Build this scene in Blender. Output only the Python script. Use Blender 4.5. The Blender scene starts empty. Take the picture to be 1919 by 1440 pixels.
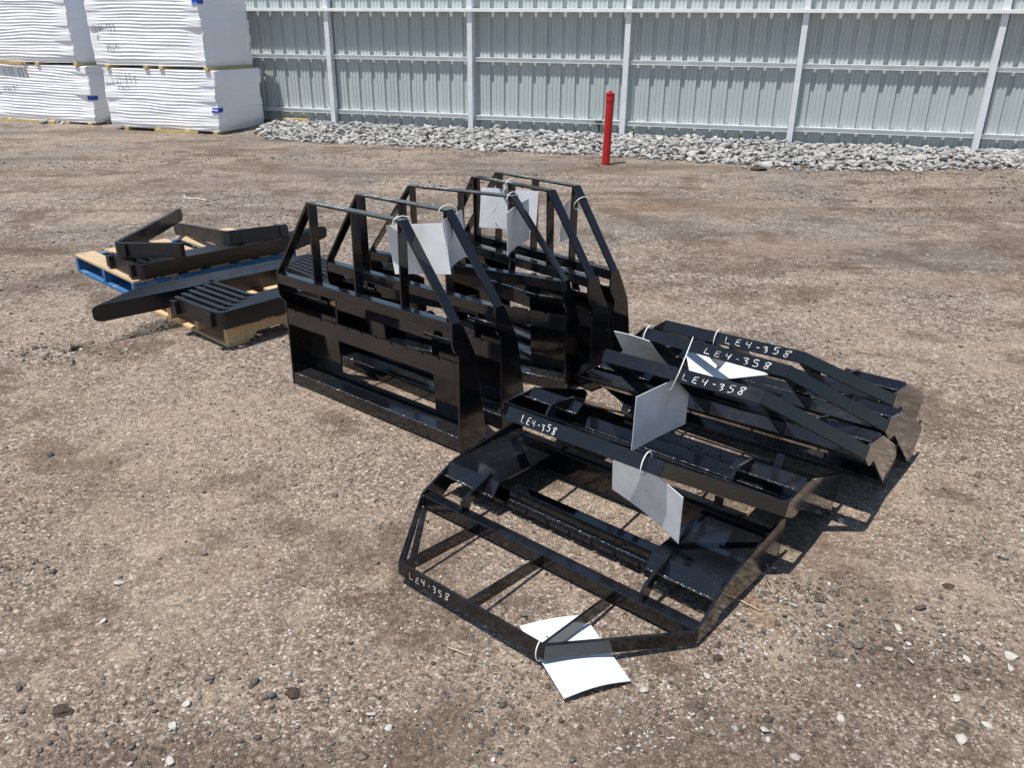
import bpy, bmesh, math, random
from math import sin, cos, pi, radians, atan2, sqrt, exp
from mathutils import Vector, Matrix, Euler, noise
random.seed(7)
S = bpy.context.scene
C = S.collection

# ---------------------------------------------------------------- camera, sky, sun, exposure
CAM_H = 1.65; PITCH = 0.41564; ROLL = 0.008384
cam = bpy.data.cameras.new('camera'); cam.sensor_width = 36; cam.lens = 1517.19/1919*36
cam.clip_start = 0.05; cam.clip_end = 2000
co = bpy.data.objects.new('camera', cam); C.objects.link(co)
co.matrix_world = Matrix.Translation((0, 0, CAM_H)) @ Matrix.Rotation(pi/2-PITCH, 4, 'X') @ Matrix.Rotation(ROLL, 4, 'Z')
S.camera = co
SUNV = Vector((-0.265, -0.235, 1.0)).normalized()
EL = math.asin(SUNV.z); AZ = atan2(SUNV.x, SUNV.y)
wd = bpy.data.worlds.new('World'); S.world = wd; wd.use_nodes = True
nt = wd.node_tree; nt.nodes.clear()
sky = nt.nodes.new('ShaderNodeTexSky'); sky.sky_type = 'NISHITA'; sky.sun_disc = False
sky.sun_elevation = EL; sky.sun_rotation = AZ % (2*pi); sky.air_density = 1.25; sky.dust_density = 0.5; sky.ozone_density = 1.0
bg = nt.nodes.new('ShaderNodeBackground'); bg.inputs[1].default_value = 0.095
wo = nt.nodes.new('ShaderNodeOutputWorld'); nt.links.new(sky.outputs[0], bg.inputs[0]); nt.links.new(bg.outputs[0], wo.inputs[0])
sl = bpy.data.lights.new('sun', 'SUN'); sl.energy = 5.0; sl.angle = radians(0.53); sl.color = (1.0, 0.95, 0.88)
so = bpy.data.objects.new('sun', sl); C.objects.link(so); so.location = SUNV*60
so.rotation_euler = SUNV.to_track_quat('Z', 'Y').to_euler()
S.view_settings.view_transform = 'Standard'; S.view_settings.look = 'None'; S.view_settings.gamma = 1
S.view_settings.exposure = 0.24

# ---------------------------------------------------------------- node helpers
class NT:
    def __init__(s, name):
        s.m = bpy.data.materials.new(name); s.m.use_nodes = True; s.t = s.m.node_tree; s.t.nodes.clear()
        s.out = s.t.nodes.new('ShaderNodeOutputMaterial'); s.p = s.t.nodes.new('ShaderNodeBsdfPrincipled')
        s.t.links.new(s.p.outputs[0], s.out.inputs[0])
        g = s.t.nodes.new('ShaderNodeTexCoord'); s.obj = g.outputs['Object']
        g2 = s.t.nodes.new('ShaderNodeNewGeometry'); s.pos = g2.outputs['Position']; s.rnd = g2.outputs['Random Per Island']
    def set(s, k, v):
        i = s.p.inputs[k]
        if hasattr(v, 'links'): s.t.links.new(v, i)
        else: i.default_value = v
    def lk(s, v, i):
        if hasattr(v, 'is_output') or hasattr(v, 'links'): s.t.links.new(v, i)
        else: i.default_value = v
    def mapv(s, vec, scale=(1, 1, 1), rot=(0, 0, 0), loc=(0, 0, 0)):
        n = s.t.nodes.new('ShaderNodeMapping'); s.lk(vec, n.inputs[0]); n.inputs['Scale'].default_value = scale
        n.inputs['Rotation'].default_value = rot; n.inputs['Location'].default_value = loc; return n.outputs[0]
    def noise(s, vec, scale, detail=4, rough=.55, dist=0):
        n = s.t.nodes.new('ShaderNodeTexNoise'); s.lk(vec, n.inputs['Vector']); n.inputs['Scale'].default_value = scale
        n.inputs['Detail'].default_value = detail; n.inputs['Roughness'].default_value = rough; n.inputs['Distortion'].default_value = dist
        return n.outputs['Fac']
    def vor(s, vec, scale, feature='F1', out='Distance', rnd=1.0):
        n = s.t.nodes.new('ShaderNodeTexVoronoi'); n.feature = feature; s.lk(vec, n.inputs['Vector']); n.inputs['Scale'].default_value = scale
        n.inputs['Randomness'].default_value = rnd; return n.outputs[out]
    def ramp(s, fac, stops, interp='LINEAR'):
        n = s.t.nodes.new('ShaderNodeValToRGB'); s.lk(fac, n.inputs[0]); e = n.color_ramp.elements; n.color_ramp.interpolation = interp
        while len(e) > 1: e.remove(e[-1])
        for i, (p, c) in enumerate(stops):
            if i: el = e.new(p)
            else: el = e[0]; el.position = p
            el.color = (c, c, c, 1) if not hasattr(c, '__len__') else (*c, 1)
        return n.outputs[0]
    def mix(s, f, a, b, mode='MIX'):
        n = s.t.nodes.new('ShaderNodeMix'); n.data_type = 'RGBA'; n.blend_type = mode
        s.lk(f, n.inputs[0])
        for v, i in ((a, 6), (b, 7)):
            if isinstance(v, (tuple, list)): n.inputs[i].default_value = (*v, 1) if len(v) == 3 else v
            else: s.lk(v, n.inputs[i])
        return n.outputs[2]
    def math(s, op, a, b=0.0, clamp=False):
        n = s.t.nodes.new('ShaderNodeMath'); n.operation = op; n.use_clamp = clamp; s.lk(a, n.inputs[0]); s.lk(b, n.inputs[1]); return n.outputs[0]
    def sep(s, c, k):
        n = s.t.nodes.new('ShaderNodeSeparateColor'); s.lk(c, n.inputs[0]); return n.outputs[k]
    def bump(s, h, strength=.5, dist=.01, nrm=None):
        n = s.t.nodes.new('ShaderNodeBump'); s.lk(h, n.inputs['Height']); n.inputs['Strength'].default_value = strength; n.inputs['Distance'].default_value = dist
        if nrm is not None: s.lk(nrm, n.inputs['Normal'])
        return n.outputs[0]

def simple(name, col, rough=.5, metal=0.0, var=.12, scale=30, spec=.5, bump=0.0, coat=0.0):
    a = NT(name); n = a.noise(a.pos, scale, 5)
    lo = tuple(c*(1-var) for c in col); hi = tuple(min(1, c*(1+var)) for c in col)
    a.set('Base Color', a.ramp(n, [(.3, lo), (.7, hi)])); a.set('Roughness', a.ramp(n, [(.3, rough*.9), (.7, min(1, rough*1.1))]))
    a.set('Metallic', metal); a.set('Specular IOR Level', spec)
    if coat: a.set('Coat Weight', coat)
    if bump: a.set('Normal', a.bump(n, bump, .002))
    return a.m

def black_paint(name, base=.006, rough=.075, dust=.14, drops=False, coat=.32):
    a = NT(name)
    n1 = a.noise(a.pos, 3.5, 5, .6); n2 = a.noise(a.pos, 45, 4, .6); n3 = a.noise(a.mapv(a.pos, (6, 6, 60)), 3, 3)
    d = a.math('MULTIPLY', a.ramp(n1, [(.45, 0.0), (.75, 1.0)]), a.ramp(n2, [(.35, .25), (.75, 1.0)]))
    scf = a.noise(a.mapv(a.obj, (9, 70, 70)), 1.5, 6, .7); d2 = a.math('MULTIPLY', a.ramp(scf, [(.60, 0.0), (.74, 1.0)]), a.ramp(n1, [(.4, .15), (.65, .8)]))
    d = a.math('MAXIMUM', d, d2)
    col = a.mix(a.math('MULTIPLY', d, dust), (base*.9, base, base*1.35), (.075, .068, .06))
    spk = a.vor(a.pos, 260, out='Color'); sp = a.ramp(a.sep(spk, 0), [(.985, 0.0), (.99, 1.0)], 'CONSTANT')
    col = a.mix(a.math('MULTIPLY', sp, .2), col, (.12, .115, .11))
    r = a.math('ADD', a.ramp(n1, [(.3, rough*.7), (.8, rough*1.9)]), a.math('MULTIPLY', d, .25))
    if drops:
        v = a.vor(a.mapv(a.pos, (1, 1, 1)), 75, out='Distance'); vc = a.sep(a.vor(a.mapv(a.pos, (1, 1, 1)), 75, out='Color'), 0)
        msk = a.math('MULTIPLY', a.math('LESS_THAN', v, .33), a.math('GREATER_THAN', vc, .62))
        msk = a.math('MULTIPLY', msk, a.ramp(a.noise(a.pos, 2.3, 2), [(.47, 0.0), (.53, 1.0)]))
        col = a.mix(msk, col, (.002, .002, .002)); r = a.mix(msk, r, (.75, .75, .75))
        a.set('Specular IOR Level', a.ramp(msk, [(0, .5), (1, .1)]))
    a.set('Base Color', col); a.set('Roughness', r); a.set('Coat Weight', a.ramp(msk, [(0, coat), (1, 0.0)]) if drops else coat); a.set('Coat Roughness', .05)
    h = a.math('ADD', a.math('MULTIPLY', a.noise(a.pos, 9, 2), 1.0), a.math('MULTIPLY', n3, .35))
    a.set('Normal', a.bump(h, .10, .004, None))
    return a.m

M = {}
M['black'] = black_paint('gloss_black_paint')
M['ledge'] = black_paint('gloss_black_paint_spotted', drops=True, dust=.55, rough=.12)
M['fork'] = black_paint('fork_black_paint', base=.008, rough=.30, dust=.2, coat=.0)
M['weld'] = None
a = NT('painted_weld'); n = a.vor(a.pos, 220); a.set('Base Color', (.16, .16, .17, 1)); a.set('Roughness', .18); a.set('Metallic', .8)
a.set('Normal', a.bump(n, 1.0, .004)); M['weld'] = a.m
M['chalk'] = simple('white_chalk_paint', (.78, .79, .77), .8, var=.1, scale=300)
M['tagw'] = simple('white_tag_board', (.66, .69, .73), .30, var=.10, scale=14, spec=.5)
M['tie'] = simple('white_cable_tie', (.72, .72, .70), .4)
M['red'] = simple('red_pipe_paint', (.42, .006, .010), .42, var=.15, scale=10)
M['post'] = simple('galvanised_post', (.70, .74, .78), .45, metal=.15, var=.08, scale=5)
M['girt'] = simple('white_girt_steel', (.80, .83, .84), .4, metal=.1, var=.08, scale=5)
a = NT('fence_sheet'); n = a.noise(a.mapv(a.pos, (1, 1, .25)), 3, 5)
a.set('Base Color', a.ramp(n, [(.3, (.385, .435, .44)), (.7, (.445, .49, .49))])); a.set('Roughness', .5)
M['sheet'] = a.m
def wood(name, c1, c2, c3, rough=.75):
    a = NT(name); g = a.noise(a.mapv(a.obj, (3, 60, 60)), 1.2, 6, .65, 1.0); n = a.noise(a.obj, 7, 4)
    c = a.ramp(g, [(.25, c1), (.5, c2), (.75, c3)]); c = a.mix(a.ramp(n, [(.35, 0.0), (.75, .55)]), c, c1)
    a.set('Base Color', c); a.set('Roughness', rough); a.set('Normal', a.bump(g, .4, .003)); return a.m
M['wood'] = wood('pallet_wood', (.36, .23, .12), (.62, .44, .25), (.74, .58, .37))
M['wood_yellow'] = wood('skid_wood', (.34, .25, .10), (.50, .38, .17), (.60, .48, .26))
a = NT('blue_pallet_paint'); n = a.noise(a.obj, 14, 6, .7); n2 = a.noise(a.obj, 50, 4)
c = a.ramp(n2, [(.3, (.012, .09, .24)), (.7, (.03, .16, .36))])
c = a.mix(a.ramp(n, [(.56, 0.0), (.66, .75)]), c, (.33, .34, .32)); a.set('Base Color', c); a.set('Roughness', .7); a.set('Normal', a.bump(n, .4, .003)); M['blue'] = a.m
a = NT('worn_deck_wood'); g = a.noise(a.mapv(a.obj, (3, 50, 50)), 1.2, 6, .6, 1.0); n = a.noise(a.obj, 9, 5, .7)
c = a.ramp(g, [(.25, (.27, .19, .11)), (.5, (.44, .33, .20)), (.8, (.55, .44, .30))])
c = a.mix(a.ramp(n, [(.60, 0.0), (.68, .8)]), c, (.10, .20, .33)); a.set('Base Color', c); a.set('Roughness', .8); M['deck'] = a.m
M['bluetape'] = simple('blue_tape', (.01, .055, .36), .45)
M['ink'] = simple('black_marker_ink', (.03, .03, .045), .6)
M['inkfaint'] = simple('faded_marker_ink', (.16, .16, .20), .6)
a = NT('white_wrap_film'); n = a.noise(a.mapv(a.pos, (2.2, 2.2, 46)), 1.0, 4, .6, .6); n2 = a.noise(a.pos, 1.3, 4)
a.set('Base Color', a.ramp(n2, [(.3, (.80, .82, .87)), (.7, (.86, .87, .90))])); a.set('Roughness', a.ramp(n2, [(.3, .34), (.7, .5)]))
a.set('Normal', a.bump(n, .35, .012)); M['wrap'] = a.m
a = NT('pale_crushed_rock'); n = a.noise(a.pos, 30, 5, .6)
c = a.mix(a.ramp(n, [(.3, 0.0), (.7, 1.0)]), (.26, .26, .25), (.52, .51, .49))
c = a.mix(a.ramp(a.rnd, [(0, .6), (.18, .85), (.20, 0.1), (.5, .0), (.70, .45), (.85, .15), (1, .7)]), c, (.13, .13, .135)); a.set('Base Color', c)
a.set('Roughness', .9); a.set('Normal', a.bump(n, .6, .01)); M['rock'] = a.m
def pebble(name, stops):
    a = NT(name); n = a.noise(a.pos, 160, 3)
    c = a.ramp(a.rnd, stops); c = a.mix(a.ramp(n, [(.3, 0.0), (.8, .5)]), c, (.10, .085, .07)); a.set('Base Color', c); a.set('Roughness', .85)
    a.set('Normal', a.bump(n, .5, .003)); return a.m
M['peb'] = pebble('loose_pebbles', [(0, (.05, .042, .036)), (.35, (.09, .075, .062)), (.6, (.15, .128, .108)), (.8, (.24, .205, .17)), (.9, (.40, .37, .33)), (1, (.58, .56, .52))])
M['dirtclod'] = simple('dark_dirt', (.055, .038, .026), .95, var=.5, scale=160, bump=1.0)
M['grass'] = simple('weed_green', (.07, .13, .03), .7, var=.3, scale=20)
M['straw'] = simple('dry_straw', (.45, .38, .25), .8)

# ground ---------------------------------------------------------------------
def ground_material():
    a = NT('gravel_ground'); p = a.pos
    warp = a.t.nodes.new('ShaderNodeTexNoise'); a.lk(p, warp.inputs['Vector']); warp.inputs['Scale'].default_value = 38; warp.inputs['Detail'].default_value = 2
    mm = a.t.nodes.new('ShaderNodeVectorMath'); mm.operation = 'MULTIPLY_ADD'; a.lk(warp.outputs['Color'], mm.inputs[0]); mm.inputs[1].default_value = (.024, .024, .024); a.lk(p, mm.inputs[2])
    pw = mm.outputs[0]
    # grain colours
    g1 = a.sep(a.vor(pw, 150, out='Color'), 0); g2 = a.sep(a.vor(pw, 330, out='Color'), 1); g3 = a.sep(a.vor(pw, 62, out='Color'), 0)
    d3 = a.vor(pw, 62); d1 = a.vor(pw, 150)
    fine = a.ramp(g1, [(0, (.055, .042, .033)), (.3, (.125, .099, .079)), (.6, (.195, .160, .129)), (.82, (.275, .232, .190)), (1, (.46, .41, .35))])
    fine2 = a.ramp(g2, [(0, (.10, .08, .065)), (.5, (.20, .167, .138)), (1, (.33, .285, .235))])
    base = a.mix(.45, fine, fine2)
    st = a.math('MULTIPLY', a.math('LESS_THAN', d3, .42), a.math('GREATER_THAN', g3, .55))
    gs = a.ramp(a.sep(a.vor(pw, 62, out='Color'), 1), [(0, (.09, .078, .068)), (.45, (.15, .13, .112)), (.7, (.24, .21, .18)), (1, (.36, .32, .27))])
    stones_amt = a.ramp(a.noise(p, 2.1, 3), [(.4, .15), (.62, .9)])
    base = a.mix(a.math('MULTIPLY', st, stones_amt), base, gs)
    # scattered pale chips, three sizes, irregular
    for sc, th, dd in ((34, .88, .36), (23, .955, .22), (85, .875, .42)):
        vv = a.vor(pw, sc); cc = a.sep(a.vor(pw, sc, out='Color'), 2)
        mk = a.math('MULTIPLY', a.math('LESS_THAN', vv, dd), a.math('GREATER_THAN', cc, th))
        tint = a.ramp(a.sep(a.vor(pw, sc, out='Color'), 0), [(0, (.34, .30, .24)), (.3, (.40, .37, .32)), (.62, (.44, .42, .39)), (.86, (.28, .29, .30)), (.93, (.36, .22, .14)), (1, (.50, .49, .47))])
        base = a.mix(a.math('MULTIPLY', mk, .85), base, tint)
    gn = a.noise(p, 46, 4, .7); gn2 = a.noise(p, 17, 5, .75)
    base = a.mix(a.ramp(gn, [(.38, .9), (.53, 0.0)]), base, a.mix(.65, base, (.05, .039, .031)))
    base = a.mix(a.ramp(gn2, [(.54, 0.0), (.72, .6)]), base, a.mix(.5, base, (.44, .39, .33)))
    vf = a.sep(a.vor(pw, 42, out='Color'), 1); vf2 = a.sep(a.vor(pw, 90, out='Color'), 0); vg = a.math('MULTIPLY', a.math('ADD', vf, vf2), .5)
    fr0 = a.t.nodes.new('ShaderNodeSeparateXYZ'); a.lk(p, fr0.inputs[0]); fm = a.ramp(a.math('DIVIDE', fr0.outputs[1], 14), [(.18, .15), (.40, .9)])
    base = a.mix(a.math('MULTIPLY', a.ramp(vg, [(.22, 1.0), (.48, 0.0)]), fm), base, a.mix(.7, base, (.045, .037, .031)))
    base = a.mix(a.math('MULTIPLY', a.ramp(vg, [(.62, 0.0), (.85, 1.0)]), fm), base, a.mix(.7, base, (.40, .36, .32)))
    gf = a.noise(p, 16, 6, .9); sx0 = a.t.nodes.new('ShaderNodeSeparateXYZ'); a.lk(p, sx0.inputs[0]); fr = a.ramp(a.math('DIVIDE', sx0.outputs[1], 14), [(.22, 0.0), (.5, 1.0)])
    base = a.mix(a.math('MULTIPLY', a.ramp(gf, [(.40, .85), (.52, 0.0)]), fr), base, a.mix(.6, base, (.065, .054, .046)))
    base = a.mix(a.math('MULTIPLY', a.ramp(gf, [(.53, 0.0), (.68, .8)]), fr), base, a.mix(.6, base, (.42, .385, .34)))
    # patches: compacted tan dust, dark loosened soil, orange clay
    n1 = a.noise(p, 1.1, 6, .62); n2 = a.noise(a.mapv(p, loc=(7, 3, 0)), .55, 6, .6); n3 = a.noise(a.mapv(p, loc=(1, 9, 0)), 6.5, 5, .6)
    base = a.mix(a.ramp(n1, [(.44, 0.0), (.60, .75)]), base, a.mix(.5, base, (.27, .225, .175)))
    base = a.mix(a.ramp(n3, [(.55, 0.0), (.66, .6)]), base, a.mix(.6, base, (.31, .265, .21)))
    # tyre marks and wheel-worn bands: stretched noise, curving gently
    tr = a.noise(a.mapv(p, (.34, 1.15, 1), rot=(0, 0, radians(9))), 1.0, 9, .74, .5)
    tr2 = a.noise(a.mapv(p, (.28, 1.5, 1), rot=(0, 0, radians(-13)), loc=(3, 1, 0)), 1.0, 9, .72, .8)
    sx = a.t.nodes.new('ShaderNodeSeparateXYZ'); a.lk(p, sx.inputs[0])
    far = a.ramp(a.math('DIVIDE', sx.outputs[1], 14), [(.27, 0.0), (.42, 1.0)])
    dk = a.math('MULTIPLY', a.ramp(tr, [(.49, 0.0), (.60, .72)]), far)
    base = a.mix(dk, base, a.mix(.75, base, (.078, .058, .043)))
    dk2 = a.math('MULTIPLY', a.ramp(tr2, [(.51, 0.0), (.62, .6)]), far)
    base = a.mix(dk2, base, a.mix(.6, base, (.135, .098, .066)))
    gr = a.math('MULTIPLY', a.ramp(n2, [(.48, 0.0), (.6, .55)]), far)
    base = a.mix(gr, base, a.mix(.6, base, (.125, .117, .112)))
    # dark loose soil patches in the foreground
    nd = a.noise(a.mapv(p, loc=(2.3, .4, 0)), 1.7, 7, .68)
    dirt = a.ramp(nd, [(.53, 0.0), (.60, .85)])
    base = a.mix(dirt, base, a.mix(.62, base, (.085, .062, .045)))
    # damp-dark disturbed strip near the camera
    for (cx, cy, rx, ry, rot, amt) in ((.55, 1.48, .55, .22, -.25, .7), (1.15, 1.75, .5, .16, .5, .5), (-.75, 1.42, .5, .13, .1, .7), (1.1, 2.05, .16, .5, -.9, .5), (-1.6, 2.7, .5, .1, .5, .35), (2.1, 9.9, .22, .1, 0, .9)):
        mp = a.mapv(a.mapv(p, loc=(-cx, -cy, 0)), (1/rx, 1/ry, 0), rot=(0, 0, 0))
        ln = a.t.nodes.new('ShaderNodeVectorMath'); ln.operation = 'LENGTH'; a.lk(mp, ln.inputs[0])
        k = a.math('ADD', ln.outputs['Value'], a.math('MULTIPLY', a.noise(p, 5, 5, .7), 1.3))
        base = a.mix(a.math('MULTIPLY', a.ramp(a.math('MULTIPLY', k, .5), [(.5, 1.0), (.85, 0.0)]), amt), base, a.mix(.6, base, (.075, .054, .040)))
    for (cx, cy, rx, ry, rot, amt) in ((.72, 2.13, .05, .30, -.35, .8), (2.1, 6.6, 1.1, .40, -.1, .40), (1.3, 8.2, .6, .35, .1, .45), (3.6, 5.6, 1.0, .35, .05, .35)):
        v1 = a.mapv(p, loc=(-cx, -cy, 0)); mp = a.mapv(a.mapv(v1, rot=(0, 0, rot)), (1/rx, 1/ry, 0))
        ln = a.t.nodes.new('ShaderNodeVectorMath'); ln.operation = 'LENGTH'; a.lk(mp, ln.inputs[0])
        k = a.math('ADD', ln.outputs['Value'], a.math('MULTIPLY', a.noise(p, 6, 5, .7), 1.2))
        base = a.mix(a.math('MULTIPLY', a.ramp(a.math('MULTIPLY', k, .5), [(.4, 1.0), (.8, 0.0)]), amt), base, a.mix(.7, base, (.20, .125, .075)))
    # whitish lime streaks
    wl = a.math('MULTIPLY', a.ramp(a.noise(a.mapv(p, (1.0, 6, 1), rot=(0, 0, radians(-42))), 1.5, 5, .7, .5), [(.66, 0.0), (.72, .55)]), a.ramp(a.noise(p, 70, 2), [(.45, 0.0), (.6, 1.0)]))
    base = a.mix(wl, base, (.50, .48, .45))
    gmm = a.t.nodes.new('ShaderNodeGamma'); a.lk(base, gmm.inputs[0]); gmm.inputs[1].default_value = 1.27; base = gmm.outputs[0]
    base = a.mix(1.0, base, (2.55, 2.50, 2.53), 'MULTIPLY')
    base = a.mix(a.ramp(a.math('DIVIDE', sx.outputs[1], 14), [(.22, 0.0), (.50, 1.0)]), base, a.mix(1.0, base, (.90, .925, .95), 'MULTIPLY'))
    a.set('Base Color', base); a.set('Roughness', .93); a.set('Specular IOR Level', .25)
    b1 = a.bump(a.math('SUBTRACT', 1.0, d1), .55, .006)
    hs = a.math('MULTIPLY', st, a.math('SUBTRACT', .45, d3)); b2 = a.bump(hs, .9, .02, b1)
    b3 = a.bump(a.noise(p, 14, 9, .78), .8, .04, b2)
    a.set('Normal', b3); return a.m
M['ground'] = ground_material()

# ---------------------------------------------------------------- mesh helpers
class MB:
    def __init__(s): s.v = []; s.f = []; s.sm = []
    def add(s, vs, fs, M4=None, smooth=False):
        o = len(s.v); s.v += [tuple((M4 @ Vector(v)) if M4 is not None else v) for v in vs]
        s.f += [tuple(o+i for i in f) for f in fs]; s.sm += [smooth]*len(fs); return s
    def box(s, x0, x1, y0, y1, z0, z1, M4=None):
        return s.add([(x0, y0, z0), (x1, y0, z0), (x1, y1, z0), (x0, y1, z0), (x0, y0, z1), (x1, y0, z1), (x1, y1, z1), (x0, y1, z1)],
                     [(0, 3, 2, 1), (4, 5, 6, 7), (0, 1, 5, 4), (1, 2, 6, 5), (2, 3, 7, 6), (3, 0, 4, 7)], M4)
    def prism(s, poly, t0, t1, axis=0, M4=None):
        # poly in the two remaining axes, extruded from t0 to t1 on axis
        def mk(p, t):
            q = list(p); q.insert(axis, t); return tuple(q)
        n = len(poly); vs = [mk(p, t0) for p in poly]+[mk(p, t1) for p in poly]
        fs = [tuple(range(n-1, -1, -1)), tuple(range(n, 2*n))]+[(i, (i+1) % n, n+(i+1) % n, n+i) for i in range(n)]
        return s.add(vs, fs, M4)
    def tube(s, pts, r, seg=8, M4=None, closed=False, cap=True):
        pts = [Vector(p) for p in pts]; n = len(pts); vs = []; up = None
        for i, p in enumerate(pts):
            t = (pts[(i+1) % n if closed else min(i+1, n-1)]-pts[(i-1) % n if closed else max(i-1, 0)]).normalized()
            if up is None or abs(t.dot(up)) > .95: up = Vector((0, 0, 1)) if abs(t.z) < .9 else Vector((1, 0, 0))
            a = t.cross(up).normalized(); b = t.cross(a).normalized(); up = -b if b.dot(up) < 0 else b
            rr = r[i] if hasattr(r, '__len__') else r
            vs += [tuple(p+(a*cos(2*pi*k/seg)+b*sin(2*pi*k/seg))*rr) for k in range(seg)]
        fs = []
        for i in range(n if closed else n-1):
            for k in range(seg):
                j = (i+1) % n; fs.append((i*seg+k, i*seg+(k+1) % seg, j*seg+(k+1) % seg, j*seg+k))
        if cap and not closed: fs += [tuple(range(seg)), tuple(range((n-1)*seg, n*seg))]
        return s.add(vs, fs, M4, True)
    def build(s, name, mat, parent=None, bevel=0, fix=True):
        me = bpy.data.meshes.new(name); me.from_pydata(s.v, [], s.f)
        me.polygons.foreach_set('use_smooth', s.sm)
        if fix:
            b = bmesh.new(); b.from_mesh(me); bmesh.ops.recalc_face_normals(b, faces=b.faces); b.to_mesh(me); b.free()
        me.materials.append(mat); o = bpy.data.objects.new(name, me); C.objects.link(o)
        if parent is not None: o.parent = parent
        if bevel:
            md = o.modifiers.new('bevel', 'BEVEL'); md.width = bevel; md.segments = 2; md.limit_method = 'ANGLE'; md.angle_limit = radians(40)
        return o
def tag(o, label, cat, group=None, kind=None):
    if label: o['label'] = label
    if cat: o['category'] = cat
    if group: o['group'] = group
    if kind: o['kind'] = kind
    return o
def empty(name, loc=(0, 0, 0), rot=(0, 0, 0)):
    o = bpy.data.objects.new(name, None); o.empty_display_size = .2; o.location = loc; o.rotation_euler = rot; C.objects.link(o); return o
def copy_tree(o, parent=None):
    c = o.copy(); C.objects.link(c); c.parent = parent
    for ch in list(o.children): copy_tree(ch, c)
    return c

# ---------------------------------------------------------------- handwriting
GL = {'L': [[(.05, 1), (.0, .05), (.62, 0)]], 'E': [[(.62, .98), (.12, .9), (.05, .05), (.66, 0)], [(.1, .5), (.5, .53)]],
      '4': [[(.1, .95), (.0, .5), (.55, .45)], [(.6, 1), (.5, .0)]], '-': [[(.15, .45), (.5, .43)]],
      '3': [[(.05, .88), (.35, 1), (.6, .85), (.3, .58), (.6, .4), (.55, .1), (.3, -.05)]],
      '5': [[(.65, .98), (.15, .95), (.12, .58), (.5, .55), (.6, .3), (.45, .02), (.05, .0)]],
      '8': [[(.78, 1), (.42, .98), (.16, .78), (.36, .54), (.54, .3), (.4, .02), (.14, .04), (.12, .26), (.42, .5), (.84, .96)]],
      'V': [[(-.1, 1), (.28, 0), (.62, 1)]], 'I': [[(.35, 1), (.36, 0)]], '1': [[(.35, 1), (.32, 0)]],
      '2': [[(.0, .8), (.3, 1), (.55, .75), (.0, .0), (.6, .05)]], '"': [[(.1, 1), (.1, .75)], [(.3, 1), (.3, .75)]],
      '#': [[(.2, 1), (.15, 0)], [(.5, 1), (.45, 0)], [(0, .65), (.65, .68)], [(0, .3), (.65, .33)]],
      '6': [[(.5, 1), (.1, .5), (.15, .05), (.5, .05), (.5, .4), (.12, .42)]], '9': [[(.5, .6), (.15, .6), (.15, .95), (.5, .95), (.5, .6), (.45, 0)]]}
def smooth_line(pts, k=5):
    out = []
    P = [pts[0]]+list(pts)+[pts[-1]]
    for i in range(1, len(P)-2):
        for j in range(k):
            t = j/k; q = []
            for d in range(2):
                a, b, c, e = P[i-1][d], P[i][d], P[i+1][d], P[i+2][d]
                q.append(.5*((2*b)+(-a+c)*t+(2*a-5*b+4*c-e)*t*t+(-a+3*b-3*c+e)*t**3))
            out.append(tuple(q))
    out.append(pts[-1]); return out
def write(text, place, x0, y0, h, adv, w, rng, th=.0006, jit=1.0):
    """ribbon strokes; place(u,v,d) -> 3-D point, d = height above the surface"""
    mb = MB(); x = x0
    for ch in text:
        if ch == ' ': x += adv*.6; continue
        dy = rng.uniform(-.12, .12)*h*jit; sk = rng.uniform(-.10, .16)*jit; sc = rng.uniform(.8, 1.12)
        for st in GL[ch]:
            pts = [(x+(px+py*sk)*adv*.80, y0+dy+py*h*sc+rng.uniform(-.03, .03)*h) for px, py in st]
            pts = smooth_line(pts) if len(pts) > 2 and ch not in 'LE4V' else pts
            n = len(pts); vs = []; fs = []
            for i, p in enumerate(pts):
                q0 = pts[max(i-1, 0)]; q1 = pts[min(i+1, n-1)]; dx, dz = q1[0]-q0[0], q1[1]-q0[1]; L = sqrt(dx*dx+dz*dz)+1e-9
                nx, nz = -dz/L*w/2, dx/L*w/2; ww = rng.uniform(.35, 1.2)
                vs += [place(p[0]+nx*ww, p[1]+nz*ww, th), place(p[0]-nx*ww, p[1]-nz*ww, th)]
                if i: fs.append((2*i-2, 2*i-1, 2*i+1, 2*i))
            mb.add(vs, fs)
        x += adv*(.75 if ch in '-I1"' else 1.0)
    return mb

# ---------------------------------------------------------------- ground
FP0 = Vector((-3.074, 14.6913)); FD = Vector((cos(-.2867), sin(-.2867))); FN = Vector((FD.y, -FD.x))  # FN points to the camera
def fence_dist(x, y): return (Vector((x, y))-FP0).dot(FN)
def sstep(a, b, t): t = max(0, min(1, (t-a)/(b-a))); return t*t*(3-2*t)
def gh(x, y):
    d = fence_dist(x, y); h = .07*sstep(1.9, .3, d)
    r = sqrt(x*x+y*y)
    return h+.02*(noise.noise(Vector((x*.35, y*.35, 0))))*sstep(6, 9, r)*(1 if abs(d) > .2 else 1)
def axis(lo, hi, fine_lo, fine_hi, st):
    a = [fine_lo+i*st for i in range(int((fine_hi-fine_lo)/st)+1)]
    s = st; v = a[-1]
    while v < hi: s *= 1.35; v += s; a.append(v)
    s = st; v = a[0]; pre = []
    while v > lo: s *= 1.35; v -= s; pre.append(v)
    return pre[::-1]+a
xs = axis(-500, 500, -12, 12, .2); ys = axis(-200, 900, -2, 18, .2)
mb = MB(); nx = len(xs); ny = len(ys)
mb.v = [(x, y, gh(x, y)) for y in ys for x in xs]
mb.f = [(j*nx+i, j*nx+i+1, (j+1)*nx+i+1, (j+1)*nx+i) for j in range(ny-1) for i in range(nx-1)]; mb.sm = [True]*len(mb.f)
tag(mb.build('ground', M['ground'], fix=False), None, None, kind='structure')

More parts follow.
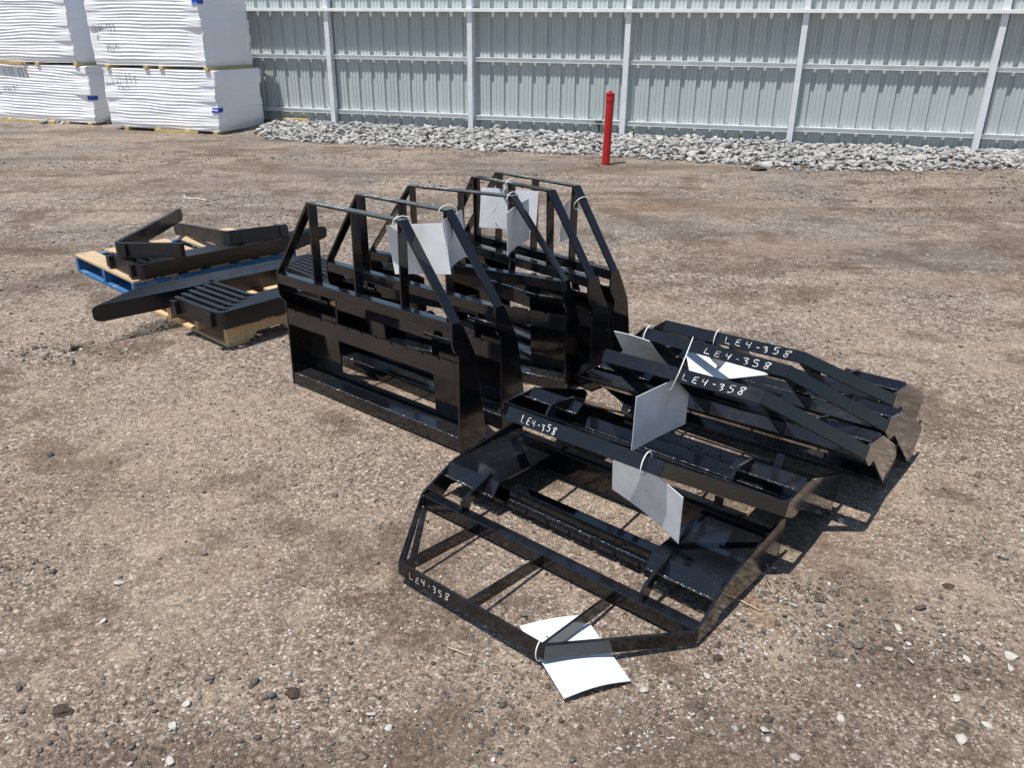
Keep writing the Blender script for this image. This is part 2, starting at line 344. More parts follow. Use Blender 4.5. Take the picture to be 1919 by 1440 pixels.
# rock shapes
def rock_proto(seed, sub=1, sq=.65):
    b = bmesh.new(); bmesh.ops.create_icosphere(b, subdivisions=sub, radius=1)
    r = random.Random(seed)
    off = Vector((r.uniform(-9, 9), r.uniform(-9, 9), r.uniform(-9, 9)))
    planes = [(Vector((r.gauss(0, 1), r.gauss(0, 1), r.gauss(0, 1))).normalized(), r.uniform(.42, .75)) for _ in range(10)]
    for v in b.verts:
        for n_, d_ in planes:
            k = v.co.dot(n_)
            if k > d_: v.co -= n_*(k-d_)
        v.co *= 1.25+.3*noise.noise(v.co*1.7+off)
        v.co.z *= sq
    vs = [tuple(v.co) for v in b.verts]; fs = [tuple(v.index for v in f.verts) for f in b.faces]; b.free(); return vs, fs
PROT = [rock_proto(i, 2, .7) for i in range(6)]; PR1 = [rock_proto(20+i, 1, .62) for i in range(8)]; PRA = [rock_proto(60+i, 2, .6) for i in range(8)]
def scatter(name, mat, items, protos, label, cat='gravel'):
    import numpy as np
    V = []; F = []; o = 0; P = [(np.array(v), np.array(f)) for v, f in protos]
    for (x, y, z, sx, sy, sz, i) in items:
        v, f = P[i % len(P)]; R = np.array(Euler((random.uniform(-.5, .5), random.uniform(-.5, .5), random.uniform(0, 6.28))).to_matrix())
        V.append((v*[sx, sy, sz]) @ R.T+[x, y, z]); F.append(f+o); o += len(v)
    V = np.concatenate(V); F = np.concatenate(F)
    me = bpy.data.meshes.new(name); me.vertices.add(len(V)); me.vertices.foreach_set('co', V.ravel().astype('f'))
    me.loops.add(len(F)*3); me.loops.foreach_set('vertex_index', F.ravel().astype('i')); me.polygons.add(len(F))
    me.polygons.foreach_set('loop_start', (np.arange(len(F))*3).astype('i')); me.update(); me.validate()
    me.materials.append(mat); ob = bpy.data.objects.new(name, me); C.objects.link(ob)
    tag(ob, label, cat, kind='stuff'); return ob
# pale rock strip along the fence
edge = [(-16, 16.6), (-6, 14.6), (-4.3, 13.9), (-3.88, 13.15), (-3.0, 12.95), (-2.12, 12.64), (-1.3, 12.45), (-.49, 12.21), (.28, 11.98), (1.03, 11.76), (1.75, 11.5), (2.42, 11.2), (3.07, 10.91), (3.68, 10.66), (4.6, 10.62), (5.5, 10.66), (6.64, 10.79), (8, 10.3), (14, 8.9)]
def edge_y(x):
    for (x0, y0), (x1, y1) in zip(edge, edge[1:]):
        if x0 <= x <= x1: return y0+(y1-y0)*(x-x0)/(x1-x0)
    return 99
items = []; rr = random.Random(3)
x = -9.0
while len(items) < 14000:
    x = rr.uniform(-8.5, 11); fy = FP0.y+(x-FP0.x)*FD.y/FD.x; ey = edge_y(x)+rr.gauss(0, .07)
    t = rr.random(); y = ey+(fy-ey-.03)*t
    if y < ey or (x < -4.2 and y < 14.9): continue
    s = rr.choice((.014, .020, .026, .034, .046))*rr.uniform(.8, 1.2)
    if rr.random() < .04: s *= 1.5
    hgt = .05*sstep(0, .18, t)+.025*noise.noise(Vector((x*1.2, y*1.2, 3)))
    items.append((x, y, gh(x, y)+hgt*rr.random()+s*.3, s*rr.uniform(.8, 1.4), s*rr.uniform(.7, 1.1), s*rr.uniform(.6, 1.0), rr.randrange(9)))
scatter('crushed_rock', M['rock'], items, PROT, 'strip of pale grey crushed rock lying along the foot of the metal fence', 'crushed rock')
# loose pebbles on the yard
items = []
def pxg(u, v, z=0.0):
    f = 1517.19; a = (u-959.5)/f; b = (v-720)/f; uu = cos(ROLL)*a+sin(ROLL)*b; vv = -sin(ROLL)*a+cos(ROLL)*b
    c, s = cos(PITCH), sin(PITCH); d = (uu, -vv*s+c, -vv*c-s); t = (z-CAM_H)/d[2]; return d[0]*t, d[1]*t
for k in range(60000):
    r = 1.25+rr.random()**1.2*11.5; th = rr.uniform(-.85, .85); x = r*sin(th); y = r*cos(th)
    dens = noise.noise(Vector((x*1.3, y*1.3, 5)))+.3*noise.noise(Vector((x*6, y*6, 5)))
    if dens < rr.uniform(-.5, .55): continue
    s = .0023*rr.lognormvariate(0, .42)*(1+.18*r)
    if rr.random() < .006: s *= 1.9
    items.append((x, y, s*.25, s*rr.uniform(.8, 1.5), s, s*rr.uniform(.5, .9), rr.randrange(8)))
for (u, v, n, sp, s0) in ((1500, 1110, 110, .10, .007), (1600, 1180, 260, .2, .006), (1750, 1190, 150, .2, .006), (950, 1300, 300, .18, .0045), (250, 1420, 160, .22, .006), (850, 1380, 160, .16, .005), (60, 1060, 90, .15, .005), (1780, 1240, 120, .14, .007), (560, 1330, 60, .15, .005), (1380, 1330, 160, .2, .005), (390, 1270, 50, .2, .006), (90, 660, 60, .2, .012)):
    cx, cy = pxg(u, v)
    for k in range(int(n*1.6)):
        x = cx+rr.gauss(0, sp); y = cy+rr.gauss(0, sp*.45); s = .72*s0*rr.lognormvariate(0, .45)
        items.append((x, y, s*.3, s*rr.uniform(.8, 1.4), s, s*rr.uniform(.6, .9), rr.randrange(8)))
scatter('gravel', M['peb'], items, PR1, 'fine loose gravel and pebbles scattered over the brown yard surface', 'gravel')
items = []
for (u, v, s) in ((225, 1095, .017), (350, 1322, .013), (322, 1362, .012), (1489, 1137, .012), (697, 1341, .012), (730, 1366, .011), (1575, 978, .014), (1790, 1310, .014), (1892, 1233, .018), (1705, 1240, .012), (1810, 1238, .011), (1893, 1255, .011), (1800, 1388, .018), (1683, 1180, .013), (320, 1430, .013), (195, 1165, .012), (165, 480, .02), (600, 268, .03), (1325, 1270, .012), (1433, 1370, .014), (1850, 1360, .012), (1575, 1350, .012), (1215, 985, .008)):
    x, y = pxg(u, v); s *= .8; items.append((x, y, s*.35, s*1.5, s, s*.6, rr.randrange(6)))
for k in range(330):
    t_ = rr.random(); P0, P1, P2 = (1500, 1150), (1360, 1240), (1150, 1410)
    u = (1-t_)**2*P0[0]+2*t_*(1-t_)*P1[0]+t_*t_*P2[0]+rr.gauss(0, 32); v = (1-t_)**2*P0[1]+2*t_*(1-t_)*P1[1]+t_*t_*P2[1]+rr.gauss(0, 26)
    x, y = pxg(u, v); s = .0021*rr.lognormvariate(0, .45); items.append((x, y, s*.3, s*1.4, s, s*.5, rr.randrange(6)))
scatter('pale_stones', simple('pale_stone', (.40, .38, .345), .85, var=.2, scale=90, bump=.4), items, PROT, 'scattered pale white stones lying singly on the yard', 'stones')
for (u, v, s, lab) in ((115, 1337, .028, 'dark brown lump of dirt at the lower left of the yard'), (545, 1302, .026, 'flat dark dirt clod in the foreground left of the white tag'), (1415, 319, .11, 'low dark heap of soil out by the pale rock strip'), (1777, 1100, .022, 'round brown dirt clod right of the fallen frames'), (1345, 1236, .017, 'small dark crumb of dirt beside the nearest frame')):
    x, y = pxg(u, v); vs, fs = rock_proto(int(u), 4, .45); s *= .8
    vs = [(p[0]*s*(1.3 if u == 1415 else 1), p[1]*s, max(p[2], -.2)*s*(.6 if u == 1415 else 1)*(1+.3*noise.noise(Vector(p)*5))) for p in vs]; vs = [tuple(Vector(p)*(1+.22*noise.noise(Vector(p)*(.25/s*1.2))+.12*noise.noise(Vector(p)*(.7/s)))) for p in vs]
    m_ = MB().add(vs, fs, None, False); o = m_.build('dirt_clod', M['dirtclod']); o.location = (x, y, .15*s); tag(o, lab, 'dirt clod')

# ---------------------------------------------------------------- fence
fe = empty('metal_fence', (FP0.x, FP0.y, 0), (0, 0, -.2867)); SP = 2.4963
tag(fe, 'long grey green corrugated steel fence with white rails and posts', 'fence')
# local: x along fence, -y toward the camera (front), z up ; sheet front plane y = 0
per = .2326; prof = []
for k, (u, d) in enumerate([(0, 0), (.016, .033), (.058, .033), (.074, 0), (.112, 0), (.118, .007), (.134, .007), (.140, 0), (.172, 0), (.178, .007), (.194, .007), (.200, 0)]): prof.append((u, d))
def lathe_pts(r, h, seg=6):
    vs = [(r*cos(2*pi*k/seg), r*sin(2*pi*k/seg), z) for z in (0, h) for k in range(seg)]
    return vs, [(k, (k+1) % seg, seg+(k+1) % seg, seg+k) for k in range(seg)]+[tuple(range(seg, 2*seg))]
def sheet(x0, x1, z0, z1):
    mb = MB(); pts = []; k = math.floor(x0/per)
    while k*per < x1:
        for u, d in prof:
            xx = k*per+u
            if x0 < xx < x1: pts.append((xx, d))
        k += 1
    pts = [(x0, 0)]+pts+[(x1, 0)]; n = len(pts)
    vs = [(p[0], p[1], z0) for p in pts]+[(p[0], p[1], z1) for p in pts]+[(p[0], p[1]+.002, z0) for p in pts]+[(p[0], p[1]+.002, z1) for p in pts]
    fs = [(i, i+1, n+i+1, n+i) for i in range(n-1)]+[(2*n+i, 3*n+i, 3*n+i+1, 2*n+i+1) for i in range(n-1)]
    return mb.add(vs, fs)
for b in range(-5, 6):
    sheet(b*SP+.0, (b+1)*SP-.001, .02, 2.95).build('fence_panel', M['sheet'], fe, fix=False)
    pm = MB(); w = .041
    pm.box(b*SP-w, b*SP+w, -.130, -.002, .0, 2.9); pm.build('post', M['post'], fe, bevel=.004)
    for zc in (.3286, 1.206):
        z1 = zc+random.uniform(-.008, .008); h = .066; r = MB(); xa, xb = b*SP+w+.004, (b+1)*SP-w-.004
        r.box(xa, xb, -.056, -.002, z1-.007, z1)
        r.box(xa, xb, -.006, -.0015, z1-h+.007, z1-.0075)
        r.box(xa, xb, -.056, -.002, z1-h, z1-h+.0068)
        r.box(xa, xb, -.060, -.0565, z1-.009, z1)
        r.box(xa, xb, -.060, -.0565, z1-h, z1-h+.010)
        r.build('rail', M['girt'], fe)
for zc in (1.913, 2.66):
    for k in range(-2, 2):
        MB().box(k*6.1+.002, (k+1)*6.1-.002, -.178, -.1535, zc-.050, zc).box(k*6.1+.002, (k+1)*6.1-.002, -.1532, -.002, zc-.0055, zc-.0005).build('top_rail', M['girt'], fe, bevel=.003)

# ---------------------------------------------------------------- red pipe
bx, by = pxg(1135, 309); t = empty('red_pipe', (bx, by, gh(bx, by)), (0, radians(.9), 0)); tag(t, 'red painted upright standpipe with a screw cap in front of the fence', 'pipe')
def lathe(prof, seg=28):
    mb = MB(); n = len(prof); vs = [(r*cos(2*pi*k/seg), r*sin(2*pi*k/seg), z) for r, z in prof for k in range(seg)]
    fs = [(i*seg+k, i*seg+(k+1) % seg, (i+1)*seg+(k+1) % seg, (i+1)*seg+k) for i in range(n-1) for k in range(seg)]
    fs.append(tuple(range((n-1)*seg, n*seg))); return mb.add(vs, fs, None, True)
P = lathe([(.052, -.05), (.052, .835)]).build('pipe_body', M['red'], t)
lathe([(.050, .79), (.0585, .792), (.0585, .832), (.0555, .834), (.0555, .872), (.058, .876), (.058, .888), (.05, .892)]).build('coupling', M['red'], t, bevel=0)
MB().box(-.021, .021, -.021, .021, .8905, .915).build('cap_lug', M['red'], t, bevel=.003)
for ob in t.children:
    md = ob.modifiers.new('e', 'EDGE_SPLIT'); md.split_angle = radians(35)
mbx = []
for k in range(60):
    an = rr.uniform(0, 6.28); rd = rr.uniform(.05, .16)*rr.uniform(.6, 1); s = rr.uniform(.006, .018)
    mbx.append((bx+rd*cos(an)*1.5, by+rd*sin(an), .004, s, s, s*.7, rr.randrange(8)))
scatter('dug_soil', M['dirtclod'], mbx, PR1, 'ring of loose dark soil around the foot of the red pipe', 'soil')

# ---------------------------------------------------------------- wrapped bundles
E1 = Vector((-.945, .327)).normalized(); E2 = Vector((.327, .945)).normalized()
def wrap_disp(u, v, seed, L, D, Hh):
    """u along perimeter, v height: outward displacement (m)"""
    per_ = [L, D, L, D]; e = u; k = 0
    while k < 3 and e > per_[k]: e -= per_[k]; k += 1
    ln = per_[k]; edge_d = min(e, ln-e)
    mid = sstep(.05, .45, edge_d) if k in (0, 2) else sstep(0, .3, edge_d)
    ph = v/.049+.9*noise.noise(Vector((u*.5, v*1.6, seed)))+.55*noise.noise(Vector((u*1.4, v*5, 3+seed)))+.35*u*sin(seed*3)
    am = .35+.9*max(0, .5+noise.noise(Vector((u*1.3+seed, v*13, 2))))
    sn = sin(2*pi*ph); ridge = am*(1-abs(sn)**.8*(1 if sn > 0 else -1)*.9)
    if k not in (0, 2): ph2 = (v-.35*e)/.05+noise.noise(Vector((u*2, v*4, seed))); ridge = .8*max(0, .3+noise.noise(Vector((u*2.5, v*3, seed))))*sin(2*pi*ph2)
    big = noise.noise(Vector((u*1.1, v*2.3, seed)))
    layer = noise.cell(Vector((seed, math.floor(v/.115)*1.0, k*7.0)))
    base = .0052*ridge*mid*(1 if k in (0, 2) else .9)+.010*big
    base += .022*(layer-.5)*(1-.9*mid)
    base -= .03*sstep(.10, 0, v)*.6
    return base
def bundle(corner, z0, z1, L, D, seed, label, texts, tapes, lean=0.0):
    Hh = z1-z0; t = empty('wrapped_bundle', (corner.x, corner.y, z0)); 
    tag(t, label, 'wrapped bundle', 'white film wrapped bundles stacked by the fence')
    nv = 190; du = .04; us = []; tot = 2*(L+D); nu = int(tot/du)
    # perimeter starts at front-right corner running left along the long face
    def base_pt(u):
        u = u % tot
        if u < L: return E1*u, -E2
        u -= L
        if u < D: return E1*L+E2*u, E1.copy()
        u -= D
        if u < L: return E1*(L-u)+E2*D, E2.copy()
        u -= L
        return E2*(D-u), -E1
    def surf(u, v, d=0):
        p, n_ = base_pt(u); dd = wrap_disp(u % tot, v, seed, L, D, Hh)
        # round the corners a little by shrinking toward the centre
        cc = (E1*L+E2*D)*.5; k = 0
        # combine normals near corners so the displaced faces stay joined
        un = u % tot; cs = [0, L, L+D, 2*L+D, tot]
        for c_ in cs:
            if abs(un-c_) < .05:
                p2, n2 = base_pt(c_+(.051 if un < c_ else -.051)); n_ = (n_*(.05+abs(un-c_))+n2*(.05-abs(un-c_)))/.1; break
        q = p+n_*(dd+d); sh = .02*noise.noise(Vector((seed, v*3, 9)))+lean*v
        return (q.x+sh, q.y, v)
    vs = []; fs = []
    for j in range(nv+1):
        v = Hh*j/nv
        for i in range(nu): vs.append(surf(tot*i/nu, v))
    for j in range(nv):
        for i in range(nu):
            i2 = (i+1) % nu; fs.append((j*nu+i, j*nu+i2, (j+1)*nu+i2, (j+1)*nu+i))
    fs.append(tuple(nv*nu+i for i in range(nu))); fs.append(tuple(range(nu))[::-1])
    MB().add(vs, fs, None, True).build('wrap_film', M['wrap'], t)
    rg = random.Random(int(seed*10))
    for (tx, u0, v0, h, adv, w, mt) in texts:
        # u0 = distance along the face from its left end (reading direction runs right)
        write(tx, lambda a, b, d: surf(L-a, b,   .010+d), u0, v0, h, adv, w, rg, jit=.25).build('marker_writing', M[mt], t, fix=False)
    for (v0, hw) in tapes:
        m_ = MB(); n = 7; A = [(-.11+.22*i/(n-1)) for i in range(n)]; vs = [surf(a_, v0+dz, .016) for dz in (0, .023, .046, .07) for a_ in A]
        m_.add(vs, [(r_*n+i, r_*n+i+1, r_*n+n+i+1, r_*n+n+i) for r_ in range(3) for i in range(n-1)]).build('blue_tape', M['bluetape'], t, fix=False)
    return t
def skid(corner, z, L, D, h, n, label, long=None, seed=1):
    t = empty('timber_skid', (corner.x, corner.y, z), (0, 0, atan2(E1.y, E1.x))); tag(t, label, 'timber skid')
    # local x = along long face to the left, local y negative = into the stack
    for x in n: MB().box(x, x+.085, -D+.05, .012, .001, h-.001).build('runner', M['wood_yellow'], t, bevel=.003)
    if long: MB().box(long[0], long[1], .014, .05, .001, h-.005).build('board', M['wood_yellow'], t, bevel=.003)
    return t
cR = Vector((-4.728, 13.569)); cL = Vector((-7.27, 14.70))
skid(cR, 0, 2.2, 1.2, .065, (.06, .62, 1.2, 1.85), 'timber skid with a protruding yellowish board under the right bundle stack', (.42, 1.28))
bundle(cR, .06, .985, 2.22, 1.22, 3.1, 'white wrapped bundle at the bottom of the right stack, blue tape on its edge',
       [('VII-133', .18, .68, .16, .09, .009, 'inkfaint'), ('#5691', .30, .60, .07, .05, .008, 'inkfaint'), ('2"', .03, .86, .06, .05, .008, 'ink')], [(.30, 0)])
skid(cR+Vector((-.04, .0)), .985, 2.2, 1.2, .05, (.03, .90, 1.20, 1.98), 'timber skid wedged between the two bundles of the right hand stack')
bundle(cR+Vector((-.10, .02)), 1.035, 2.05, 2.22, 1.20, 7.7, 'white wrapped bundle on top of the right stack with dark VII-133 and 2 inch marks',
       [('VII-133', .13, .50, .11, .075, .010, 'ink'), ('2"', .14, .38, .06, .05, .01, 'ink'), ('#5691', .32, .22, .09, .06, .010, 'inkfaint')], [(.905, 0)])
skid(cL, 0, 2.2, 1.2, .065, (.10, .60, .95, 1.95), 'long pale timber skid under the left hand bundle stack', (.9, 2.3))
bundle(cL, .06, .985, 2.4, 1.22, 5.4, 'white wrapped bundle at the bottom of the left stack with blue tape near its edge',
       [('VII-133', .55, .72, .15, .095, .012, 'inkfaint'), ('#5691', .45, .48, .10, .07, .010, 'inkfaint')], [(.38, 0)])
skid(cL+Vector((-.05, .0)), .985, 2.2, 1.2, .05, (.10, .95, 1.25, 1.9), 'timber skid wedged between the two bundles of the left hand stack', (1.3, 2.2))
bundle(cL+Vector((-.16, .02)), 1.035, 2.05, 2.4, 1.20, 9.2, 'unmarked white wrapped bundle on top of the left stack, torn along its edge', [], [])
p0 = pxg(487, 223, .12); t = MB().box(0, .95, -.04, .04, 0, .035).build('timber_plank', M['wood_yellow'], bevel=.003); t.location = (p0[0], p0[1], .125); t.rotation_euler = (0, 0, -.28)
tag(t, 'loose yellow timber plank lying on the pale rocks beside the bundle stack', 'plank')

# ---------------------------------------------------------------- carriage frames
W_, HH, HT, HR, WT = 1.1454, .5773, .0475, .9427, .2947
YS, DB, ZL, STT, STB = .036, .166, .0614, .3972, .3191
A_ = W_/2
def make_frame():
    t = empty('carriage_frame')
    side = [(YS, 0), (YS, .425), (.030, .437), (.018, .449), (.006, .468), (0, .492), (0, HH), (.050, HH), (.064, .555), (.128, .4315), (.140, .40), (YS+DB, .032), (YS+DB-.012, 0)]
    for s in (-1, 1):
        x = s*A_; MB().prism(side, min(x, x-s*.009), max(x, x-s*.009), 0).build('side_plate', M['black'], t, bevel=.0012)
    xi = A_-.0092
    MB().box(-xi, xi, .0015, .0475, HH-HT, HH-.0005).build('header_beam', M['black'], t, bevel=.003)
    # fork bar with notches in its top edge
    pts = [(-xi, STB), (xi, STB)]; xsn = [-A_+.075+.0955*k for k in range(11)]
    top = [(xi, STT)]
    for xn in reversed(xsn): top += [(xn+.006, STT), (xn+.006, STT-.009), (xn-.006, STT-.009), (xn-.006, STT)]
    top += [(-xi, STT)]
    poly = pts+top
    mb = MB(); n = len(poly); vs = [(p[0], YS+.002, p[1]) for p in poly]+[(p[0], YS+.014, p[1]) for p in poly]
    mb.add(vs, [tuple(range(n)), tuple(range(2*n-1, n-1, -1))]+[(i, n+i, n+(i+1) % n, (i+1) % n) for i in range(n)])
    mb.build('fork_bar', M['black'], t)
    # angle iron behind the fork bar
    MB().box(-.318, .318, YS+.0145, .098, .362, .370).box(-.318, .318, .090, .098, .322, .3615).build('rear_angle', M['black'], t, bevel=.0015)
    # bottom angle: upright face and ledge
    MB().box(-xi, xi, YS+.003, YS+.011, .004, ZL-.0005).build('bottom_rail', M['black'], t, bevel=.002)
    MB().box(-xi, xi, YS+.0115, .142, ZL-.010, ZL-.001).box(-xi, xi, .150, .158, .02, .085).build('bottom_ledge', M['ledge'], t, bevel=.0015)
    # mounting plates with bent lips
    for s in (-1, 1):
        x0, x1 = sorted((s*xi, s*.32))
        poly = [(.152, .03), (.160, .03), (.138, .432), (.092, .459), (.0865, .452), (.130, .426)]
        MB().prism(poly, x0, x1, 0).build('mounting_plate', M['black'], t, bevel=.001)
        hk = [(.0478, HH-.001), (.066, HH-.001), (.084, HH-.006), (.098, HH-.018), (.107, HH-.036), (.152, .425), (.146, .405), (.1395, .433), (.095, .4585), (.088, .50), (.080, .515), (.064, .524), (.0478, .530)]
        MB().prism(hk, s*.375-.006, s*.375+.006, 0).build('hook_bracket', M['black'], t, bevel=.0012)
    # weld beads
    rg = random.Random(5)
    def bead(p, q, r):
        p, q = Vector(p), Vector(q); n = int((q-p).length/.006); return [p.lerp(q, i/n)+Vector((rg.uniform(-.4, .4), rg.uniform(-.4, .4), rg.uniform(-.4, .4)))*r*.5 for i in range(n+1)], [r*rg.uniform(.55, 1.35) for i in range(n+1)]
    for p, q, r in (((-xi, YS+.010, ZL-.001), (xi, YS+.010, ZL-.001), .0028), ((-xi, .090, .4625), (-.322, .090, .4625), .0038), ((.322, .090, .4625), (xi, .090, .4625), .0038),
                    ((-.318, YS+.016, .3715), (.318, YS+.016, .3715), .0022), ((-A_+.012, .049, HH-.002), (-A_+.012, .004, HH-.002), .0035), ((A_-.012, .049, HH-.002), (A_-.012, .004, HH-.002), .0035)):
        pts, rs = bead(p, q, r); MB().tube(pts, rs, 6).build('weld_bead', M['weld'], t)
    for s in (-1, 1): MB().box(s*.345-.016, s*.345+.016, .1605, .196, .030, .038).build('stop_tab', M['black'], t, bevel=.001)
    # headache rack
    th = .0085
    MB().box(-WT, WT, .0, .047, HR-th, HR).build('rack_top_bar', M['black'], t, bevel=.0012)
    for s in (-1, 1):
        p = Vector((s*WT, HR)); q = Vector((s*(A_-.001), HH)); d = (q-p).normalized(); n_ = Vector((-d.y, d.x))*th*(1 if s < 0 else -1)
        if n_.y > 0: n_ = -n_
        poly = [(p.x, p.y-.0002), (q.x, q.y+.0005), (q.x+n_.x, q.y+.0005), (p.x+n_.x+d.x*.004, p.y+n_.y)]
        poly = [(p.x+s*.0005, p.y), (q.x, q.y+.001), (q.x-s*.0115, q.y+.001), (p.x-s*.009, p.y-th-.0005), (p.x+s*.0005, p.y-th-.0005)]
        mb = MB(); n = len(poly); mb.add([(a_, .0005, b_) for a_, b_ in poly]+[(a_, .0465, b_) for a_, b_ in poly], [tuple(range(n)), tuple(range(2*n-1, n-1, -1))]+[(i, n+i, n+(i+1) % n, (i+1) % n) for i in range(n)])
        mb.build('rack_side_bar', M['black'], t, bevel=.001)
    for x in (-WT+.011, 0, WT-.011):
        MB().box(x-.0042, x+.0042, .0012, .0458, HH+.0002, HR-th-.0002).build('rack_upright', M['black'], t, bevel=.001)
    return t
POSES = [(-.6798, 3.3278, .0062, -.6885, -.0189, -.0091), (-.4981, 3.5584, .0022, -.7123, -.0013, -.0133), (-.2557, 3.8873, -.0060, -.5132, .006, -.0075),
         (-.0153, 4.0539, .0010, -.8595, .0035, -.0178), (.0828, 4.1714, .002, -.8436, -.0294, -.0135),
         (.4707, 2.6513, -.0372, -.6982, 1.4832, -.0001), (.7195, 2.887, -.0217, -.6797, 1.0527, .0034), (.9973, 3.0728, -.0227, -.651, .8941, -.003),
         (1.1998, 3.3025, -.0288, -.7094, .9022, -.0026), (1.3494, 3.6039, -.0281, -.676, .9776, -.0115)]
FL = ['upright black steel frame, nearest in the standing row',
      'upright black steel frame directly behind the nearest standing one',
      'upright black steel frame in the middle of the standing row, turned slightly askew',
      'upright black steel frame, second from the back of the standing row',
      'upright black steel frame at the very back of the standing row',
      'black steel frame lying flat on the ground, nearest to the camera',
      'toppled black steel frame resting just above and behind the flat lying frame',
      'nearest of the three slanting black frames, with a long dangling cable tie',
      'middle one of the three slanting black steel frames on the right',
      'farthest of the three slanting black steel frames on the right']
proto = make_frame(); FR = []
for i, (x, y, z, yaw, tilt, roll) in enumerate(POSES):
    o = proto if i == 0 else copy_tree(proto)
    o.location = (x, y, z); o.rotation_euler = (tilt, roll, yaw)
    tag(o, FL[i], 'carriage frame', 'black steel carriage frames standing or fallen on the yard'); FR.append(o)
# chalk writing on the rack top bars (start fraction, end fraction)
CH = [(.10, .42), (.10, .42), (.12, .40), (.20, .50), (.12, .46), (.09, .40), (.11, .38), (.53, .92), (.46, .93), (.47, .93)]
for i, (f0, f1) in enumerate(CH):
    rg = random.Random(40+i); x0 = -WT+2*WT*f0; adv = 2*WT*(f1-f0)/rg.uniform(6.6, 7.3)
    def place(u, v, d, i=i): return (u, v, HR+.0003+d)
    hgt = .024 if i > 4 else .030
    w = write('LE4-358', place, x0, .010 if i > 4 else .007, hgt, adv, .0023 if i > 4 else .0040, rg).build('chalk_writing', M['chalk'], FR[i], fix=False)

# ---------------------------------------------------------------- tags with cable ties
TAGC = 'white tag boards tied to the frames'
def tag_board(pts, label, curve=.012, tie=None, tail=None, fold=0.0):
    """pts: TL TR BR BL world corners; local frame from TL-TR"""
    P = [Vector(p) for p in pts]; o = (P[0]+P[1])/2; t = empty('tag_board', o); tag(t, label, 'tag', TAGC)
    n = ((P[1]-P[0]).cross(P[3]-P[0])).normalized(); mb = MB(); N = 12; vs = []; fs = []
    for j in range(N+1):
        for i in range(N+1):
            u, v = i/N, j/N; q = P[0]*(1-u)*(1-v)+P[1]*u*(1-v)+P[2]*u*v+P[3]*(1-u)*v
            q = q+n*(curve*sin(pi*u)*(.6+.4*v)+fold*abs(u-.5)); vs.append(q-o)
    k = (N+1)**2; vs2 = [v+n*.0022 for v in vs]; w = N+1
    for j in range(N):
        for i in range(N): a_ = j*w+i; fs.append((a_, a_+1, a_+w+1, a_+w)); fs.append((k+a_, k+a_+w, k+a_+w+1, k+a_+1))
    bd = [i for i in range(w)]+[j*w+N for j in range(1, w)]+[N*w+i for i in range(N-1, -1, -1)]+[j*w for j in range(N-1, 0, -1)]
    for a_, b_ in zip(bd, bd[1:]+bd[:1]): fs.append((a_, k+a_, k+b_, b_))
    b = MB().add([tuple(v) for v in vs+vs2], fs, None, False).build('board', M['tagw'], t)
    if tie: MB().tube([Vector(p)-o for p in tie], .0021, 6, closed=True).build('cable_tie', M['tie'], t)
    if tail: MB().tube([Vector(p)-o for p in tail], .0018, 6).build('cable_tie_tail', M['tie'], t)
    return t
def rect(x, y, z, yaw, tilt, roll, w=.29, h=.20):
    R = Euler((tilt, roll, yaw)).to_matrix(); o = Vector((x, y, z)); return [o+R @ Vector(p) for p in ((-w/2, 0, 0), (w/2, 0, 0), (w/2, 0, -h), (-w/2, 0, -h))]
def on_frame(i, p): return FR_M[i] @ Vector(p)
bpy.context.view_layer.update(); FR_M = [o.matrix_world.copy() for o in FR]
def loop(i, x, z=HR, rx=.0, s=1.0, slant=0.0, n=16):
    """cable tie loop around the flat rack bar at local x: oval in the y-z plane"""
    return [on_frame(i, (x+slant*sin(2*pi*k/n)*.03+rx*cos(2*pi*k/n)*.02, .0235+.034*s*cos(2*pi*k/n), z-.012+.026*s*sin(2*pi*k/n))) for k in range(n)]
tag_board(rect(-.400, 3.218, .925, -.584, .024, -.162, .3, .205), 'bright white tag tied to the top corner of the nearest standing frame', .008, loop(0, WT-.01, rx=.8))
tag_board(rect(-.256, 3.446, .916, 1.382, -.126, .066, .3, .205), 'obliquely turned white tag hanging behind the slanted bar of the second standing frame', .012, loop(1, WT-.01, rx=.8, s=1.15))
tag_board(rect(.021, 3.767, .892, 1.205, -.015, -.054), 'crumpled grey looking tag hanging from the top corner of the middle standing frame', .016, loop(2, WT-.01, rx=.4, s=1.1))
tag_board(rect(-.018, 4.133, .901, .0, -.10, .06), 'pale tag hanging flat behind the uprights of the second rearmost standing frame', .006, loop(3, .0, s=1.2),
          [on_frame(3, (0, -.012, HR-.01)), on_frame(3, (-.02, -.03, HR-.07)), on_frame(3, (-.05, -.035, HR-.12)), on_frame(3, (-.085, -.03, HR-.16))])
tag_board(rect(.28, 4.02, .866, 1.30, .074, .094, .3, .205), 'narrow looking tag seen edge on beside the rearmost standing frame', .02, loop(4, WT+.03, HR-.07, s=1.25, slant=.6))
g = lambda u, v, z: Vector((*pxg(u, v, z), z))
tag_board([g(974, 1174, .03), g(1094, 1153, .012), g(1182, 1277, .012), g(1057, 1310, .02)], 'bright white tag lying on the ground under the flat frame', -.012, loop(5, WT-.015, s=1.15))
tag_board(rect(.409, 2.134, .428, -.917, .215, .17, .3, .205), 'white tag hanging below the chalked top bar of the tipped over frame', .010, loop(6, .235, s=1.1))
tag_board(rect(.517, 2.505, .548, .746, .026, -.012, .3, .205), 'grey shaded tag on the long cable tie of the nearest slanting frame', .004,
          None, [g(1299, 632, .78), g(1285, 668, .74), g(1272, 700, .70), g(1258, 730, .64), g(1250, 733, .60)])
tag_board([g(1150.5, 621, .62), g(1217, 640, .64), g(1248, 684, .46), g(1182, 688, .45)], 'tag tied at the left corner of the middle slanting frame', .006, loop(8, -WT+.02, s=1.15))
